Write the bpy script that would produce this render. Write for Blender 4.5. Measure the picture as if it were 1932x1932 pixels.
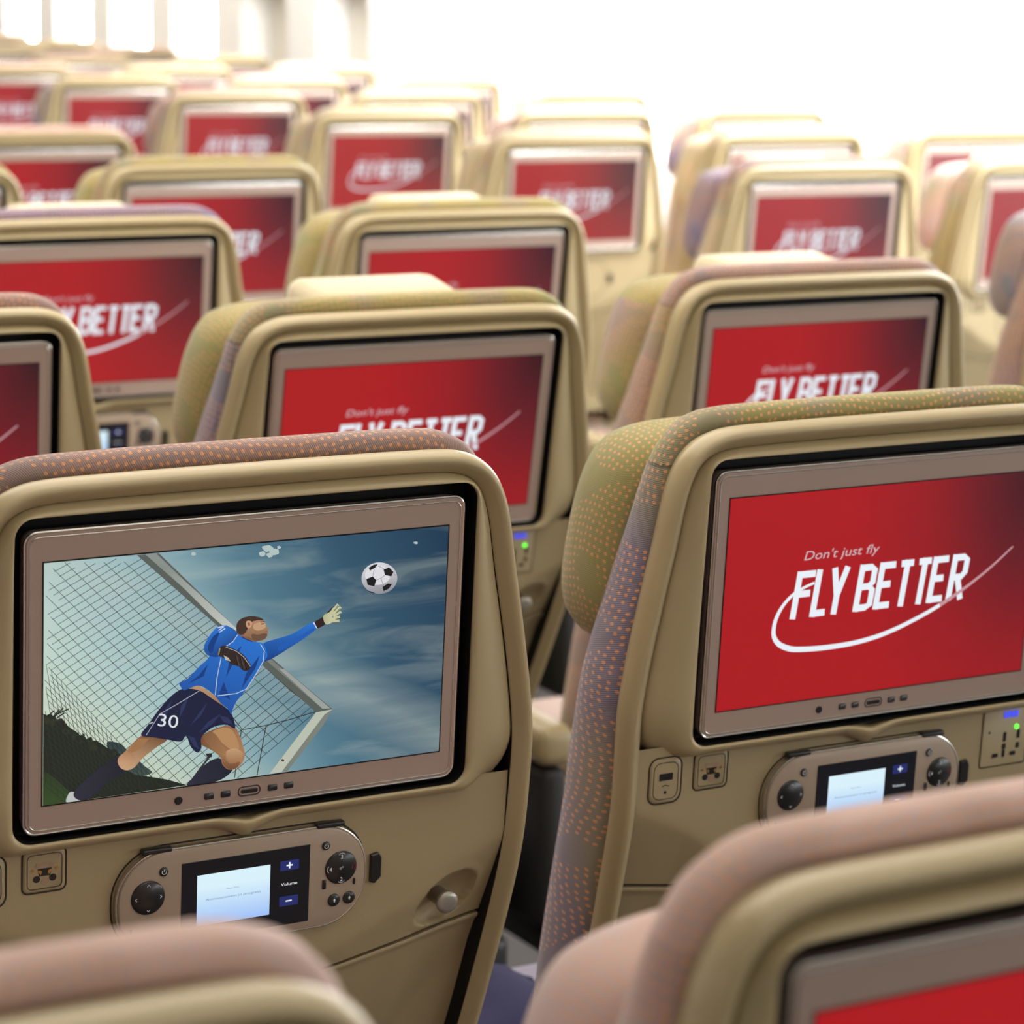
import bpy, bmesh, math, random
from mathutils import Matrix, Vector
random.seed(7)
D = bpy.data
for o in list(D.objects): D.objects.remove(o)
SC = bpy.context.scene
COL = SC.collection

# ------------------------------------------------------------------ camera, world, light
YAW, PITCH, ROLL, FPX = .51584, .19892, .0207, 5048.4
fw = Vector((math.sin(YAW)*math.cos(PITCH), math.cos(YAW)*math.cos(PITCH), -math.sin(PITCH)))
rt = Vector((math.cos(YAW), -math.sin(YAW), 0)); up = rt.cross(fw)
r2 = math.cos(ROLL)*rt + math.sin(ROLL)*up; u2 = -math.sin(ROLL)*rt + math.cos(ROLL)*up
cam = D.objects.new('camera', D.cameras.new('camera')); COL.objects.link(cam)
m = Matrix((r2, u2, -fw)).transposed().to_4x4(); m.translation = (0, 0, 1.38)
cam.matrix_world = m
cam.data.sensor_width = 36; cam.data.lens = FPX/1932*36
cam.data.clip_start = .05
cam.data.dof.use_dof = True; cam.data.dof.focus_distance = 1.69; cam.data.dof.aperture_fstop = 9.5
SC.camera = cam
SC.view_settings.view_transform = 'Standard'; SC.view_settings.look = 'None'
SC.view_settings.gamma = 1; SC.view_settings.use_curve_mapping = False
SC.view_settings.exposure = 0.0

wd = D.worlds.new('daylight'); SC.world = wd; wd.use_nodes = True
wd.node_tree.nodes['Background'].inputs[0].default_value = (.93, .96, 1, 1)
wd.node_tree.nodes['Background'].inputs[1].default_value = 1.0

def area(name, loc, size, sizey, power, color, rot):
    l = D.lights.new(name, 'AREA'); l.shape = 'RECTANGLE'; l.size = size; l.size_y = sizey
    l.energy = power; l.color = color
    o = D.objects.new(name, l); COL.objects.link(o); o.location = loc; o.rotation_euler = rot
    return o
WARM = (1, .93, .82); COOL = (.92, .96, 1)
area('ceiling_lamp', (.9, -.1, 2.12), 1.6, 2.4, 15, WARM, (0, 0, 0))
area('ceiling_lamp', (1.0, 3.2, 2.12), 1.4, 4.0, 62, WARM, (0, 0, 0))
area('ceiling_lamp', (1.2, 9.0, 2.12), 2.2, 6.5, 70, (1, .96, .90), (0, 0, 0))
area('added_seatback_light', (3.0, 2.5, 2.1), 1.3, 1.6, 75, COOL, (math.radians(38), 0, 0))  # added light without a fixture, whitens the backs of the window-side seats
area('added_sidewall_light', (3.62, 11.6, 2.05), .4, 6.5, 48, WARM, (0, math.radians(-24), 0))  # added to brighten the far stretch of the window wall
area('added_sidewall_light', (3.55, 5.0, 2.05), .5, 5.4, 265, COOL, (0, math.radians(-22), 0))  # added strong light so the near sidewall and window seats burn out white

# ------------------------------------------------------------------ materials
def mat(name, color=(.5,.5,.5), rough=.5, metal=0, emit=None, es=1, spec=.5, sheen=0, coat=0):
    m = D.materials.new(name); m.use_nodes = True
    b = m.node_tree.nodes['Principled BSDF']
    b.inputs['Base Color'].default_value = (*color, 1); b.inputs['Roughness'].default_value = rough
    b.inputs['Metallic'].default_value = metal; b.inputs['Specular IOR Level'].default_value = spec
    b.inputs['Sheen Weight'].default_value = sheen; b.inputs['Coat Weight'].default_value = coat
    if emit: b.inputs['Emission Color'].default_value = (*emit, 1); b.inputs['Emission Strength'].default_value = es
    return m
class NT:
    def __init__(s, m): s.t = m.node_tree; s.b = s.t.nodes['Principled BSDF']
    def n(s, typ, **kw):
        n = s.t.nodes.new('ShaderNode'+typ)
        for k, v in kw.items(): setattr(n, k, v)
        return n
    def l(s, a, b): s.t.links.new(a, b)
    def math(s, op, a, b=None, c=None):
        n = s.n('Math', operation=op)
        for i, v in enumerate((a, b, c)):
            if v is None: continue
            if isinstance(v, (int, float)): n.inputs[i].default_value = v
            else: s.l(v, n.inputs[i])
        return n.outputs[0]
    def mix(s, f, a, b):
        n = s.n('Mix', data_type='RGBA')
        for i, v in ((0, f), (6, a), (7, b)):
            if isinstance(v, (int, float)): n.inputs[i].default_value = v
            elif isinstance(v, tuple): n.inputs[i].default_value = (*v, 1)
            else: s.l(v, n.inputs[i])
        return n.outputs[2]

def plastic(name, color, rough=.42):
    m = mat(name, color, rough); k = NT(m)
    tc = k.n('TexCoord'); no = k.n('TexNoise'); no.inputs['Scale'].default_value = 900; no.inputs['Detail'].default_value = 1
    k.l(tc.outputs['Object'], no.inputs['Vector'])
    bp = k.n('Bump'); bp.inputs['Strength'].default_value = .12; bp.inputs['Distance'].default_value = .0004
    k.l(no.outputs[0], bp.inputs['Height']); k.l(bp.outputs[0], k.b.inputs['Normal'])
    n2 = k.n('TexNoise'); n2.inputs['Scale'].default_value = 5; k.l(tc.outputs['Object'], n2.inputs['Vector'])
    k.l(k.mix(n2.outputs[0], tuple(c*.94 for c in color), tuple(c*1.06 for c in color)), k.b.inputs['Base Color'])
    return m
M_SHELL = plastic('tan_shell_plastic', (.375, .295, .160), .36)
M_PANEL = plastic('tan_panel_plastic', (.335, .265, .145), .45)
M_BEZEL = plastic('mauve_brown_bezel_plastic', (.330, .238, .195), .55)
M_HAND = plastic('greige_handset_plastic', (.34, .26, .19), .35)
M_BLACK = mat('black_recess', (.006, .006, .006), .6, spec=.2)
M_BTN = mat('black_button', (.012, .012, .012), .3)
M_SILVER = mat('satin_metal_trim', (.62, .60, .55), .22, metal=1)
M_KNOB = mat('grey_knob_metal', (.36, .33, .28), .38, metal=.7)
M_GOLD = mat('contact_gold', (.55, .30, .08), .3, metal=.8)
M_COPPER = mat('contact_copper', (.38, .24, .17), .35, metal=.3)
M_INK = mat('pale_icon_ink', (.6, .6, .62), .5, emit=(.6, .6, .62), es=.15)
M_LINE = mat('dark_seam', (.02, .015, .01), .8)
M_REDINK = mat('red_icon_ink', (.4, .01, .01), .5)

PAL = {'mauve': (.330, .215, .190), 'olive': (.310, .285, .110), 'purple': (.215, .180, .270), 'pink': (.600, .430, .385),
       'brown': (.320, .205, .155), 'beige': (.520, .440, .280), 'slate': (.20, .185, .20)}
_fab = {}
def fabric(top, side, alt):
    key = (top, side, alt)
    if key in _fab: return _fab[key]
    m = mat('dotted_fabric_'+top+'_'+side+'_'+alt, PAL[top], .95, sheen=.35, spec=.15); k = NT(m)
    k.b.inputs['Sheen Roughness'].default_value = .5
    tc = k.n('TexCoord'); uv = tc.outputs['UV']
    # slow colour drift between the two side yarns
    dr = k.n('TexNoise'); dr.inputs['Scale'].default_value = 5.5; dr.inputs['Detail'].default_value = 0; k.l(tc.outputs['Object'], dr.inputs['Vector'])
    ra = k.n('ValToRGB'); ra.color_ramp.elements[0].position = .42; ra.color_ramp.elements[1].position = .60
    k.l(dr.outputs[0], ra.inputs[0])
    side_c = k.mix(ra.outputs[0], PAL[side], PAL[alt])
    d2 = k.n('TexNoise'); d2.inputs['Scale'].default_value = 16; d2.inputs['Detail'].default_value = 0; k.l(tc.outputs['Object'], d2.inputs['Vector'])
    r3 = k.n('ValToRGB'); r3.color_ramp.elements[0].position = .5; r3.color_ramp.elements[1].position = .62
    k.l(d2.outputs[0], r3.inputs[0])
    top_c = k.mix(k.math('MULTIPLY', r3.outputs[0], .30), PAL[top], PAL['purple' if top == 'olive' else ('brown' if top == 'pink' else 'slate')])
    # height of the sewn seam between top piece and side piece
    sx = k.n('SeparateXYZ'); k.l(tc.outputs['Object'], sx.inputs[0])
    st = k.math('GREATER_THAN', sx.outputs[2], .598)
    base = k.mix(st, side_c, top_c)
    seam = k.math('LESS_THAN', k.math('ABSOLUTE', k.math('SUBTRACT', sx.outputs[2], .598)), .0012)
    if top != side: base = k.mix(k.math('MULTIPLY', seam, .6), base, (.03, .025, .02))
    # twill weave
    su = k.n('SeparateXYZ'); k.l(uv, su.inputs[0])
    tw = k.math('SINE', k.math('MULTIPLY', k.math('ADD', su.outputs[0], k.math('MULTIPLY', su.outputs[1], .55)), 4200))
    base = k.mix(k.math('MULTIPLY_ADD', tw, .16, .16), base, tuple(c*.45 for c in PAL[top]))
    # rows of orange dots on waving lines
    wv = k.math('MULTIPLY', k.math('SINE', k.math('MULTIPLY', su.outputs[0], 42)), .006)
    v2 = k.math('ADD', su.outputs[1], wv)
    u3 = k.math('ADD', su.outputs[0], k.math('MULTIPLY', k.math('SINE', k.math('MULTIPLY', su.outputs[1], 60)), .004))
    cx = k.n('CombineXYZ'); k.l(u3, cx.inputs[0]); k.l(v2, cx.inputs[1])
    vo = k.n('TexVoronoi', voronoi_dimensions='2D'); vo.inputs['Scale'].default_value = 178; vo.inputs['Randomness'].default_value = .28
    k.l(cx.outputs[0], vo.inputs['Vector'])
    dot = k.math('LESS_THAN', vo.outputs['Distance'], .225)
    pm = k.n('TexNoise', noise_dimensions='2D'); pm.inputs['Scale'].default_value = 22; pm.inputs['Detail'].default_value = 0
    k.l(cx.outputs[0], pm.inputs['Vector'])
    dot = k.math('MULTIPLY', dot, k.math('GREATER_THAN', pm.outputs[0], .35))
    k.l(k.mix(k.math('MULTIPLY', dot, .85), base, (.72, .33, .15)), k.b.inputs['Base Color'])
    bp = k.n('Bump'); bp.inputs['Strength'].default_value = .35; bp.inputs['Distance'].default_value = .0005
    k.l(tw, bp.inputs['Height']); k.l(bp.outputs[0], k.b.inputs['Normal'])
    _fab[key] = m
    return m

# glossy LCD surface: emitted picture under a dark, faintly diffuse glass
def lcd(name, colsock_fn, strength=1.0):
    m = mat(name, (.012, .012, .014), .25, spec=.3); k = NT(m)
    c = colsock_fn(k); k.l(c, k.b.inputs['Emission Color']); k.b.inputs['Emission Strength'].default_value = strength
    return m
def red_fn(k):
    tc = k.n('TexCoord'); s = k.n('SeparateXYZ'); k.l(tc.outputs['UV'], s.inputs[0])
    dx = k.math('SUBTRACT', 1.0, s.outputs[0]); dy = k.math('SUBTRACT', 1.0, s.outputs[1])
    d = k.math('SQRT', k.math('ADD', k.math('MULTIPLY', dx, dx), k.math('MULTIPLY', k.math('MULTIPLY', dy, dy), .16)))
    r = k.n('ValToRGB'); e = r.color_ramp.elements
    e[0].position = 0; e[0].color = (.03, .004, .008, 1); e[1].position = .62; e[1].color = (.40, .006, .009, 1)
    q = e.new(.18); q.color = (.13, .006, .012, 1)
    q = e.new(.38); q.color = (.30, .006, .010, 1)
    k.l(d, r.inputs[0]); return r.outputs[0]
M_RED = lcd('red_display', red_fn, 1.0)
def flat_fn(c):
    def f(k):
        n = k.n('RGB'); n.outputs[0].default_value = (*c, 1); return n.outputs[0]
    return f
M_WHITE = lcd('white_lettering', flat_fn((.80, .86, .92)), 1.0)
M_PALE = lcd('pale_lettering', flat_fn((.62, .46, .50)), 1.0)
M_SWOOSH_END = lcd('thin_swoosh_lettering', flat_fn((.55, .30, .33)), 1.0)
def sky_fn(k):
    tc = k.n('TexCoord'); s = k.n('SeparateXYZ'); k.l(tc.outputs['UV'], s.inputs[0])
    a = k.math('ADD', k.math('MULTIPLY', s.outputs[0], .80), k.math('MULTIPLY', s.outputs[1], .22))
    r = k.n('ValToRGB'); e = r.color_ramp.elements
    e[0].position = .12; e[0].color = (.56, .70, .62, 1); e[1].position = 1.0; e[1].color = (.010, .042, .085, 1)
    q = e.new(.34); q.color = (.34, .52, .55, 1)
    q = e.new(.58); q.color = (.085, .20, .27, 1)
    q = e.new(.78); q.color = (.030, .090, .150, 1)
    k.l(a, r.inputs[0])
    mp = k.n('Mapping'); mp.inputs['Rotation'].default_value = (0, 0, math.radians(38)); mp.inputs['Scale'].default_value = (1.6, 5.5, 1)
    k.l(tc.outputs['UV'], mp.inputs[0])
    no = k.n('TexNoise', noise_dimensions='2D'); no.inputs['Scale'].default_value = 1.7; no.inputs['Detail'].default_value = 7; no.inputs['Distortion'].default_value = .5
    k.l(mp.outputs[0], no.inputs['Vector'])
    c = k.n('ValToRGB'); c.color_ramp.elements[0].position = .46; c.color_ramp.elements[1].position = .80
    k.l(no.outputs[0], c.inputs[0])
    # the long cloud bank running from the middle to the lower right
    bank = k.math('ADD', k.math('MULTIPLY', s.outputs[0], .95), s.outputs[1])
    bk = k.math('SUBTRACT', 1.0, k.math('MINIMUM', 1.0, k.math('MULTIPLY', k.math('ABSOLUTE', k.math('SUBTRACT', bank, 1.03)), 5.5)))
    f = k.math('MAXIMUM', k.math('MULTIPLY', c.outputs[0], .28), k.math('MULTIPLY', bk, k.math('MULTIPLY', no.outputs[0], .85)))
    # warm glow low on the left
    wl = k.math('MAXIMUM', 0.0, k.math('SUBTRACT', .62, k.math('ADD', s.outputs[0], s.outputs[1])))
    base = k.mix(k.math('MINIMUM', 1.0, k.math('MULTIPLY', wl, 1.5)), r.outputs[0], (.66, .68, .42))
    return k.mix(f, base, (.50, .58, .52))
M_SKY = lcd('match_sky_display', sky_fn, .95)
def vc_fn(k):
    n = k.n('VertexColor'); n.layer_name = 'tint'; return n.outputs[0]
M_PICT = lcd('match_picture_display', vc_fn, .95)
def hand_fn(k):
    tc = k.n('TexCoord'); s = k.n('SeparateXYZ'); k.l(tc.outputs['UV'], s.inputs[0])
    r = k.n('ValToRGB'); e = r.color_ramp.elements
    e[0].color = (.35, .55, .98, 1); e[1].color = (.72, .92, 1.0, 1); e[1].position = .75
    k.l(s.outputs[1], r.inputs[0]); return r.outputs[0]
M_HSCR = lcd('handset_white_display', hand_fn, .95)
M_HBLUE = lcd('handset_blue_button_display', flat_fn((.012, .02, .13)), 1)
M_HDARK = lcd('handset_dark_display', flat_fn((.001, .001, .003)), 1)
M_HTXT = lcd('handset_blue_text_display', flat_fn((.16, .28, .45)), 1)
M_BLUELED = mat('blue_led', (.02, .02, .3), .4, emit=(.05, .08, 1), es=1)
M_GREENLED = mat('green_led', (.02, .3, .02), .4, emit=(.1, 1, .05), es=2.2)

# ------------------------------------------------------------------ mesh builder
class MB:
    def __init__(s): s.v = []; s.f = []; s.m = []; s.c = []; s.uv = []
    def face(s, pts, mi=0, col=None, uv=None):
        i = len(s.v); s.v += [tuple(p) for p in pts]; s.f.append(tuple(range(i, i+len(pts)))); s.m.append(mi); s.c.append(col); s.uv.append(uv)
    def strip(s, rings, closed=True, mi=0, cap0=False, cap1=False, uvs=None):
        """rings: equal-length point lists joined ring to ring"""
        n = len(rings[0]); b = len(s.v)
        for r in rings: s.v += [tuple(p) for p in r]
        for j in range(len(rings)-1):
            for i in range(n if closed else n-1):
                k = (i+1) % n
                s.f.append((b+j*n+i, b+j*n+k, b+(j+1)*n+k, b+(j+1)*n+i)); s.m.append(mi); s.c.append(None)
                if uvs:
                    U, V = uvs
                    ku = U[i+1] if i+1 < len(U) else U[i]+(U[i]-U[i-1])
                    s.uv.append(((U[i], V[j]), (ku, V[j]), (ku, V[j+1]), (U[i], V[j+1])))
                else: s.uv.append(None)
        if cap0: s.f.append(tuple(b+i for i in range(n))); s.m.append(mi); s.c.append(None); s.uv.append(None)
        if cap1: s.f.append(tuple(b+(len(rings)-1)*n+i for i in reversed(range(n)))); s.m.append(mi); s.c.append(None); s.uv.append(None)
    def build(s, name, mats, fn=None, smooth=True, sharp=40, flip=False):
        me = D.meshes.new(name)
        V = [fn(*p) for p in s.v] if fn else s.v
        me.from_pydata(V, [], s.f)
        if not isinstance(mats, (list, tuple)): mats = [mats]
        for mm in mats: me.materials.append(mm)
        for p, mi in zip(me.polygons, s.m): p.material_index = mi
        if any(u is not None for u in s.uv):
            ul = me.uv_layers.new(name='UVMap')
            for p, u in zip(me.polygons, s.uv):
                if u:
                    for li, q in zip(p.loop_indices, u): ul.data[li].uv = q
        if any(c is not None for c in s.c):
            ca = me.color_attributes.new('tint', 'FLOAT_COLOR', 'CORNER')
            for p, c in zip(me.polygons, s.c):
                cc = c if c else (0, 0, 0)
                for n_, li in enumerate(p.loop_indices):
                    q = cc[n_] if isinstance(cc[0], tuple) else cc
                    ca.data[li].color = (*q, 1)
        if smooth:
            bm = bmesh.new(); bm.from_mesh(me)
            bmesh.ops.remove_doubles(bm, verts=bm.verts, dist=1e-6)
            bmesh.ops.recalc_face_normals(bm, faces=bm.faces)
            bm.to_mesh(me); bm.free()
            for p in me.polygons: p.use_smooth = True
            me.set_sharp_from_angle(angle=math.radians(sharp))
        me.update(); return me

def rbox_mesh(name, c, s, r, mats, seg=3, fn=None):
    bm = bmesh.new(); bmesh.ops.create_cube(bm, size=1)
    for v in bm.verts: v.co = Vector((v.co.x*s[0], v.co.y*s[1], v.co.z*s[2]))
    if r > 0: bmesh.ops.bevel(bm, geom=bm.edges[:], offset=r, segments=seg, affect='EDGES', profile=.5)
    for v in bm.verts:
        p = v.co + Vector(c); v.co = Vector(fn(*p)) if fn else p
    me = D.meshes.new(name); bm.to_mesh(me); bm.free()
    for p in me.polygons: p.use_smooth = True
    me.set_sharp_from_angle(angle=math.radians(50))
    for mm in (mats if isinstance(mats, (list, tuple)) else [mats]): me.materials.append(mm)
    return me

def rrect(hx, hz, r, seg=8, cx=0, cz=0):
    o = []
    for (sx, sz, a0) in ((1, 1, 0), (-1, 1, 90), (-1, -1, 180), (1, -1, 270)):
        for i in range(seg+1):
            a = math.radians(a0+90*i/seg)
            o.append((cx+sx*(hx-r)+r*math.cos(a), cz+sz*(hz-r)+r*math.sin(a)))
    return o
def circle(r, n=24, cx=0, cz=0, sx=1): return [(cx+sx*r*math.cos(2*math.pi*i/n), cz+r*math.sin(2*math.pi*i/n)) for i in range(n)]
def plate(mb, out, y0, y1, bev=.0006, mi=0):
    """raised plate: outline in (x,z), front at y1 (towards the viewer, smaller y), back at y0"""
    cx = sum(p[0] for p in out)/len(out); cz = sum(p[1] for p in out)/len(out)
    hx = max(abs(p[0]-cx) for p in out); hz = max(abs(p[1]-cz) for p in out)
    inn = [(cx+(x-cx)*(1-bev/hx), cz+(z-cz)*(1-bev/hz)) for x, z in out]
    mb.strip([[(x, y0, z) for x, z in out], [(x, y1+bev, z) for x, z in out], [(x, y1, z) for x, z in inn]], mi=mi, cap1=True)
def loop_tube(mb, path, rad, y, mi=0, n=8):
    """thin tube along a closed outline in the x,z plane"""
    N = len(path); rings = [[] for _ in range(n)]
    for i in range(N):
        a = Vector(path[i-1]); b = Vector(path[(i+1) % N]); t = (b-a).normalized(); nn = Vector((t.y, -t.x))
        for k in range(n):
            th = 2*math.pi*k/n
            rings[k].append((path[i][0]+nn.x*rad*math.cos(th), y+rad*math.sin(th), path[i][1]+nn.y*rad*math.cos(th)))
    rings.append(rings[0]); mb.strip(rings, mi=mi)

def text_polys(body, height_cap, x, z, width=None, shear=0, align='LEFT'):
    """lettering as polygons in (x,z)"""
    cu = D.curves.new('lettering', 'FONT'); cu.body = body; cu.size = 1; cu.shear = shear; cu.fill_mode = 'FRONT'; cu.resolution_u = 3
    ob = D.objects.new('lettering', cu); COL.objects.link(ob)
    dg = bpy.context.evaluated_depsgraph_get(); me = ob.evaluated_get(dg).to_mesh()
    vs = [(v.co.x, v.co.y) for v in me.vertices]; fs = [tuple(p.vertices) for p in me.polygons]
    ob.evaluated_get(dg).to_mesh_clear(); D.objects.remove(ob); D.curves.remove(cu)
    x0 = min(v[0] for v in vs); x1 = max(v[0] for v in vs)
    sz = height_cap/.72; sx = (width/(x1-x0)) if width else sz
    off = {'LEFT': -x0*sx, 'CENTER': -(x0+x1)/2*sx}[align]
    return [[(x+off+vs[i][0]*sx, z+vs[i][1]*sz) for i in f] for f in fs]
def add_polys(mb, polys, y, mi=0, col=None):
    for p in polys: mb.face([(a, y, b) for a, b in p], mi, col)
def stroke(pts, w, w1=None):
    """ribbon quads along a polyline in (x,z)"""
    w1 = w if w1 is None else w1; out = []; n = len(pts); L = []; R = []
    for i, p in enumerate(pts):
        a = pts[max(i-1, 0)]; b = pts[min(i+1, n-1)]
        dx, dz = b[0]-a[0], b[1]-a[1]; l = math.hypot(dx, dz) or 1; ww = (w+(w1-w)*i/(n-1))/2
        L.append((p[0]-dz/l*ww, p[1]+dx/l*ww)); R.append((p[0]+dz/l*ww, p[1]-dx/l*ww))
    for i in range(n-1): out.append([L[i], R[i], R[i+1], L[i+1]])
    return out
def catmull(P, n=8):
    o = []
    for i in range(len(P)-1):
        p0 = P[max(i-1, 0)]; p1 = P[i]; p2 = P[i+1]; p3 = P[min(i+2, len(P)-1)]
        for k in range(n):
            t = k/n
            o.append(tuple(.5*(2*b+(-a+c)*t+(2*a-5*b+4*c-d)*t*t+(-a+3*b-3*c+d)*t**3) for a, b, c, d in zip(p0, p1, p2, p3)))
    o.append(tuple(P[-1])); return o

# ------------------------------------------------------------------ objects and naming helpers
def link(name, data, parent=None, label=None):
    o = D.objects.new(name, data); COL.objects.link(o)
    if parent: o.parent = parent
    if label: o['label'] = label
    return o
def struct(name, me): o = link(name, me); o['kind'] = 'structure'; return o
def tag(o, label, cat, group=None):
    o['label'] = label; o['category'] = cat
    if group: o['group'] = group
    return o

# ------------------------------------------------------------------ room shell
FLOOR_L, WALL_R, CEIL, Y0, Y1 = -2.1, 4.0, 2.2, -7.0, 16.0
M_CARPET = mat('grey_brown_carpet', (.07, .06, .055), .95)
M_WALL = mat('cream_sidewall', (.80, .78, .74), .5)
M_CEIL = mat('white_ceiling', (.75, .73, .69), .6)
M_GLASSLIT = mat('bright_window_pane', (.9, .9, .9), .4, emit=(.95, .98, 1), es=22)
M_SHADE = mat('cream_window_shade', (.72, .68, .58), .6)
def quadmesh(name, quads, m):
    mb = MB()
    for q in quads: mb.face(q)
    return mb.build(name, m, smooth=False)
def slab(name, x0, x1, y0, y1, z0, z1, m): return rbox_mesh(name, ((x0+x1)/2, (y0+y1)/2, (z0+z1)/2), (x1-x0, y1-y0, z1-z0), 0, m)
struct('floor', slab('floor', FLOOR_L, WALL_R+.2, Y0, Y1, -.05, 0, M_CARPET))
struct('ceiling', slab('ceiling', FLOOR_L, WALL_R+.2, Y0, Y1, CEIL, CEIL+.05, M_CEIL))
struct('wall_left', slab('wall_left', FLOOR_L-.05, FLOOR_L, Y0, Y1, 0, CEIL, M_WALL))
struct('wall_front', slab('wall_front', FLOOR_L, WALL_R+.2, Y1, Y1+.05, 0, CEIL, M_WALL))
struct('wall_rear', slab('wall_rear', FLOOR_L, WALL_R+.2, Y0-.05, Y0, 0, CEIL, M_WALL))
PITCHW = .655; WZ0, WZ1 = .93, 1.30; WC = (WZ0+WZ1)/2
wy = [5.0+PITCHW*i for i in range(-20, 17) if Y0+.4 < 5.0+PITCHW*i < Y1-.4]
mb = MB()
ylo = wy[0]-PITCHW/2; yhi = wy[-1]+PITCHW/2
for a, b in ((0, WC-.35), (WC+.35, CEIL)): mb.face([(WALL_R, Y0, a), (WALL_R, Y1, a), (WALL_R, Y1, b), (WALL_R, Y0, b)])
for a, b in ((Y0, ylo), (yhi, Y1)): mb.face([(WALL_R, a, WC-.35), (WALL_R, b, WC-.35), (WALL_R, b, WC+.35), (WALL_R, a, WC+.35)])
hole = rrect(.145, .185, .10, 8); reveal = rrect(.20, .24, .14, 8)
for yc in wy:
    def sq(p):
        k = 1/max(abs(p[0])/(PITCHW/2), abs(p[1])/.35); return (p[0]*k, p[1]*k)
    rings = [[(WALL_R, yc+sq(p)[0], WC+sq(p)[1]) for p in reveal], [(WALL_R, yc+p[0], WC+p[1]) for p in reveal],
             [(WALL_R+.012, yc+p[0]*.97, WC+p[1]*.97) for p in reveal], [(WALL_R+.085, yc+p[0], WC+p[1]) for p in hole]]
    mb.strip(rings)
struct('wall_right', mb.build('wall_right', M_WALL))
for i, yc in enumerate(wy):
    closed = 8.1 < yc < 9.1
    mb = MB(); mb.face([(WALL_R+.088, yc+p[0]*1.02, WC+p[1]*1.02) for p in hole], 0)
    w = struct('window_%d' % (i+1), mb.build('window_pane', M_SHADE if closed else M_GLASSLIT, smooth=False))
    mb = MB(); rr = [[(WALL_R+x, yc+p[0]*s, WC+p[1]*s) for p in hole] for x, s in ((.078, 1.0), (.070, 1.0), (.068, 1.04), (.074, 1.09))]
    mb.strip(rr); link('window_frame', mb.build('window_frame', M_WALL), w)

# ------------------------------------------------------------------ seat geometry (u = sideways, d = forward depth, w = up the back)
T0 = -.072; PIV = .4543
ct, s_t = math.cos(T0), math.sin(T0)
def BK(u, d, w): return (u, d*ct+w*s_t, .5+w*ct-d*s_t)
SIDE = [(0, .1268), (.05, .1268), (.10, .1265), (.13, .1258), (.147, .1235), (.161, .1175), (.171, .108), (.178, .095), (.183, .078), (.189, .045),
        (.196, .010), (.204, -.035), (.2085, -.072), (.2085, -.105), (.2075, -.150), (.2060, -.195), (.2035, -.245), (.200, -.30), (.194, -.36), (.188, -.42), (.184, -.47)]
half = catmull(SIDE, 4)
outline = [(-u, w) for u, w in reversed(half[1:])] + half      # left bottom -> top -> right bottom
def offset(path, o, closed=False):
    r = []; N = len(path)
    for i, p in enumerate(path):
        a = path[i-1] if (i > 0 or closed) else p
        b = path[(i+1) % N] if (i < N-1 or closed) else p
        dx, dz = b[0]-a[0], b[1]-a[1]; l = math.hypot(dx, dz)
        r.append((p[0]+dz/l*o, p[1]-dx/l*o))
    return r
def hw(w, inset=0):
    pts = [p for p in half]
    for a, b in zip(pts, pts[1:]):
        if a[1] >= w >= b[1] and a[1] > b[1]: return a[0]+(b[0]-a[0])*(a[1]-w)/(a[1]-b[1])-inset
    return pts[-1][0]-inset
SLOPE = .27
def bend(w):
    x = -.150-w; return SLOPE*(x+math.sqrt(x*x+.03**2))/2-.0004
# rim
mb = MB()
prof = [(.016, .027), (.010, .0255), (.005, .020), (.0015, .012), (0, .006), (.0006, .001), (.0022, -.0032), (.0046, -.0054), (.0070, -.0050), (.0092, -.0030), (.0115, -.0004), (.0135, .0018), (.0146, .0028), (.0150, .008), (.0153, .016), (.0155, .040)]
mb.strip([[(p[0], d+bend(p[1]), p[1]) for p in offset(outline, o)] for o, d in prof], closed=False)
nr = len(outline)-1
for i in range((len(prof)-4)*nr, len(mb.m)): mb.m[i] = 1
ME_RIM = mb.build('back_shell', [M_SHELL, M_BLACK], BK, sharp=70)
# screen housing: ring from the opening out to the rim, with the finger notch at its foot
def notch(u, depth, wd): return depth*max(0, 1-abs(u)/wd)**1.3 if abs(u) < wd else 0
op = []
P = rrect(.1550, .1025, .012, 10, 0, .0026)
for i in range(len(P)):
    a, b = P[i], P[(i+1) % len(P)]; n = max(1, int(math.hypot(b[0]-a[0], b[1]-a[1])/.004))
    for k in range(n): op.append((a[0]+(b[0]-a[0])*k/n, a[1]+(b[1]-a[1])*k/n))
inner = offset(outline, .0143)
houter = []
top = [p for p in inner if p[1] > -.080]
RB = -.109
rb = []
x0 = top[-1][0]
for i in range(1, 9):
    a = i/8*math.pi/2; rb.append((x0-.020+.020*math.cos(a), top[-1][1]-(top[-1][1]-RB)*math.sin(a)))
xs = [rb[-1][0]*(1-2*i/90) for i in range(1, 90)]
houter = top + rb + [(x, RB) for x in xs] + [(-x, z) for x, z in reversed(rb)]
def ray(poly, p):
    ang = math.atan2(p[1], p[0]); dx, dz = math.cos(ang), math.sin(ang); best = None
    for i in range(len(poly)):
        a = poly[i]; b = poly[(i+1) % len(poly)]
        ex, ez = b[0]-a[0], b[1]-a[1]; den = dx*ez-dz*ex
        if abs(den) < 1e-12: continue
        t = (a[0]*ez-a[1]*ex)/den; s = (a[0]*dz-a[1]*dx)/den
        if t > 0 and -1e-6 <= s <= 1+1e-6 and (best is None or t < best): best = t
    return (dx*best, dz*best)
ho = [ray(houter, p) for p in op]
hp = [(0, .014), (0, .000), (.02, -.0036), (.07, -.0056), (.16, -.0060), (.32, -.0054), (.5, -.0042), (.65, -.0022), (.8, -.0002), (.9, .0012), (.97, .0035), (1.0, .0120)]
rings = []
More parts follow.
